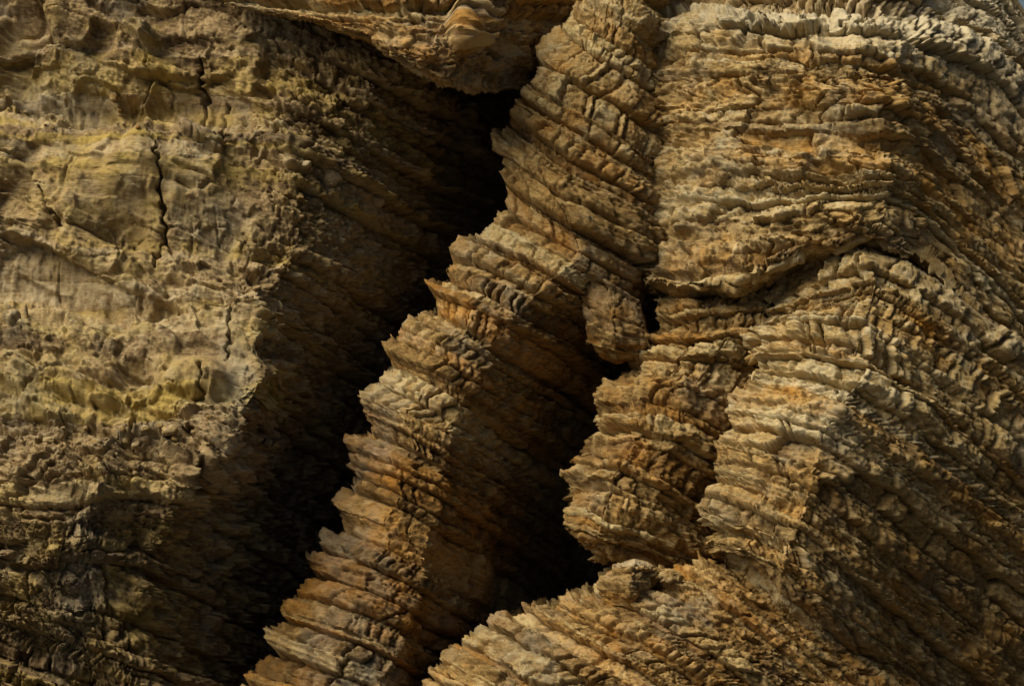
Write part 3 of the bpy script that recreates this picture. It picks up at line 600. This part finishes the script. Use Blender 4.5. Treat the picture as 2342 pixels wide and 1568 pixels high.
# lowest body, in front
D_LINES = [
 (-.7, [(1780,1250,-3),(1750,1262,-1.6),(1780,1290,-1.2),(1820,1330,-1.2),(1900,1400,-1.1),(2040,1510,-1.2),(2340,1770,-2)]),
 (0, [(1730,1262,-2.5),(1690,1272,-.4),(1725,1305,-.2),(1775,1360,-.2),(1865,1435,-.2),(2010,1550,-.5),(2310,1810,-1.2)]),
 (1, [(1600,1262,-2.5),(1575,1278,-.1),(1620,1310,.3),(1690,1380,.45),(1800,1465,.4),(1950,1590,.1),(2230,1830,-.6)]),
 (2, [(1500,1300,-2.5),(1470,1318,0),(1530,1345,.5),(1620,1410,.8),(1740,1490,.8),(1890,1620,.4),(2150,1850,-.3)]),
 (3, [(1390,1340,-2.5),(1364,1355,0),(1441,1382,.6),(1550,1450,.9),(1680,1530,.9),(1830,1660,.5),(2080,1880,-.2)]),
 (4, [(1260,1370,-2.5),(1224,1388,.1),(1310,1425,.7),(1430,1490,1),(1570,1575,1),(1720,1700,.5),(1980,1920,-.2)]),
 (5, [(1200,1400,-2.5),(1152,1415,.1),(1260,1470,.8),(1370,1530,1.1),(1500,1610,1.1),(1650,1730,.6),(1900,1950,-.2)]),
 (6, [(1120,1450,-2.5),(1060,1465,.1),(1170,1510,.9),(1290,1575,1.2),(1420,1660,1.1),(1570,1780,.6),(1820,1990,-.2)]),
 (7, [(1070,1500,-2.5),(1015,1515,.1),(1120,1565,1),(1240,1630,1.2),(1370,1715,1.1),(1520,1830,.6),(1770,2040,-.2)]),
 (8, [(1040,1550,-2.5),(985,1570,.1),(1090,1620,1),(1210,1690,1.2),(1340,1770,1.1),(1490,1890,.6),(1740,2090,-.2)]),
 (9.5, [(960,1700,-2.5),(900,1720,.1),(1020,1770,1),(1150,1840,1.2),(1280,1920,1.1),(1430,2040,.6),(1680,2240,-.2)]),
]
bedded('rock_rib', 'low crumbly layered rock rib across the bottom edge, nearest of all', 'rock rib', M_TAN, D_LINES, 23,
       bed_t=16, major=36, ragged=1.5, angular=.7, amp=.9, block=1.1, chip=1.0, blocks=True, joint=(.11, .3), cap=False, offset=.35,
       tones=[(1250,1430,120,60,2,.15), (1700,1450,200,120,1,.15), (1500,1500,300,100,0,-.08)])

# ------------------------------------------------------------------ lumps and loose stones
def boulder(name, label, category, u, v, d, ru, rv, mat, seed, depth=None, tilt=0.0, grey=0.0, angular=1.0, group=None, n=46):
    k = FRAME_W / PX
    th, ph = np.meshgrid(np.linspace(0, math.pi, n), np.linspace(0, 2 * math.pi, 2 * n + 1)[:-1], indexing='ij')
    S = np.stack([np.sin(th) * np.cos(ph), np.sin(th) * np.sin(ph), np.cos(th)], -1)
    S = np.sign(S) * np.abs(S) ** (1 - 0.35 * angular)
    q = S / (np.linalg.norm(S, axis=-1, keepdims=True) + 1e-9) * (0.55 + 0.45 * np.linalg.norm(S, axis=-1, keepdims=True))
    c1, e1 = chips((S * 1.3 + seed).astype(F), seed & 63); c2, e2 = chips((S * 3.4 + seed).astype(F), (seed + 5) & 63)
    r = 1 + 0.16 * c1 + 0.075 * c2 - 0.05 * (1 - smooth(e2, 0, 0.2)) + 0.05 * fbm((S * 5 + seed).astype(F), 3, seed) + 0.12 * gnoise((S * 0.9 + seed).astype(F), seed)
    dp = depth or 0.5 * (ru + rv)
    q = q * r[..., None] * np.array([ru * k, dp * k, rv * k])
    ct, st_ = math.cos(tilt), math.sin(tilt)
    q = np.stack([q[..., 0] * ct + q[..., 2] * st_, q[..., 1], -q[..., 0] * st_ + q[..., 2] * ct], -1)
    c = d if isinstance(d, np.ndarray) else unproject(np.float64(u), np.float64(v), np.float64(d))
    idx = np.arange(n * 2 * n).reshape(n, 2 * n); nx = np.roll(idx, -1, 1)
    quads = np.stack([idx[:-1], idx[1:], nx[1:], nx[:-1]], -1).reshape(-1, 4)
    at = np.stack([0.5 + 0.2 * c1, 0.05 + 0 * c1, -0.25 + grey + 0.1 * c2 + 1.2 * grey * np.clip(S[..., 2], -.3, 1)], -1).reshape(-1, 3)
    o = mesh_from(name, q.reshape(-1, 3), quads, {'rock': at}, mat)
    o.location = tuple(float(x) for x in c)
    return tag(o, label, category, group)
def on_surface(S, u, v):
    x, z = project(S); m = np.hypot(x - u, z - v); c = np.where(m < 7, S[..., 1], 1e3)
    return S.reshape(-1, 3)[np.argmin(c) if c.min() < 900 else np.argmin(m)].copy()
K_LINES = [
 (1272, [(1440,1282,-.6),(1425,1284,-.1),(1450,1277,.1),(1485,1284,-.1),(1490,1290,-.6)]),
 (1290, [(1420,1300,-.6),(1398,1300,.2),(1450,1288,.5),(1505,1300,.2),(1510,1305,-.6)]),
 (1320, [(1400,1325,-.6),(1370,1326,.2),(1440,1320,.75),(1508,1318,.3),(1520,1322,-.6)]),
 (1350, [(1400,1350,-.6),(1368,1352,.2),(1440,1352,.75),(1500,1345,.3),(1520,1345,-.6)]),
 (1385, [(1400,1377,-.6),(1380,1380,.1),(1440,1385,.5),(1490,1377,.2),(1510,1375,-.6)]),
]
bedded('rock_lump', 'knobbly grey-topped rock lump on the rim of the black cleft', 'rock', M_TAN, K_LINES, 31, bed_t=20, major=40, amp=.5, block=.7, chip=1.5, cap=False, offset=.4, step=2.2,
       tones=[(1450,1285,60,14,2,.7), (1420,1345,80,30,0,-.15)])
boulder('rock_lump', 'small grey rock knob right of the grey-topped lump', 'rock', 1534, 1318, .8, 26, 16, M_TAN, 33, tilt=.1, grey=.15)
for i, (u, v, a, b, lab) in enumerate([
    (390, 979, 18, 11, 'largest pale loose stone on the lower ledge of the left face'),
    (330, 985, 10, 7, 'small pale stone just left of the largest loose stone on the ledge'),
    (283, 1011, 9, 7, 'small pale stone at the left of two low on the ledge'),
    (304, 1019, 9, 5, 'flat pale stone at the right of two low on the ledge'),
    (113, 1002, 13, 6, 'flat pale stone near the left end of the lower ledge'),
    (220, 1005, 11, 8, 'rounded pale stone midway along the lower ledge'),
    (258, 217, 9, 11, 'grey stone stuck in the upper left face'),
    (703, 383, 10, 8, 'pale stone stuck in the pitted flank beside the cave')]):
    p = on_surface(L_SURF, u, v); p[2] += 0.01
    boulder('stone', lab, 'stone', u, v, p, a, b, M_CREAM, 40 + i, grey=.25, tilt=.2 * (i % 3 - 1), n=16)

R5 = np.random.default_rng(77)
for lab, grp, num, u0, u1, v0, v1 in (
        ('small crumb of rock on the yellow shelf across the left bluff', 'crumbs on the yellow shelf', 12, 40, 350, 258, 296),
        ('small crumb of rock on the sloping lower ledge of the left bluff', 'crumbs on the lower ledge', 12, 120, 480, 945, 1025),
        ('small crumb of rock right of the long vertical crack in the left bluff', 'crumbs right of the long crack', 5, 380, 560, 275, 310)):
    for n in range(num):
        u, v, a = R5.uniform(u0, u1), R5.uniform(v0, v1), R5.uniform(3.5, 8); p = on_surface(L_SURF, u, v); p[2] += 0.012
        boulder('stone', lab, 'stone', u, v, p, a, a * R5.uniform(.5, .8), M_TAN if n % 3 else M_YELLOW, 60 + n, tilt=R5.uniform(-.4, .4), n=9, group=grp)
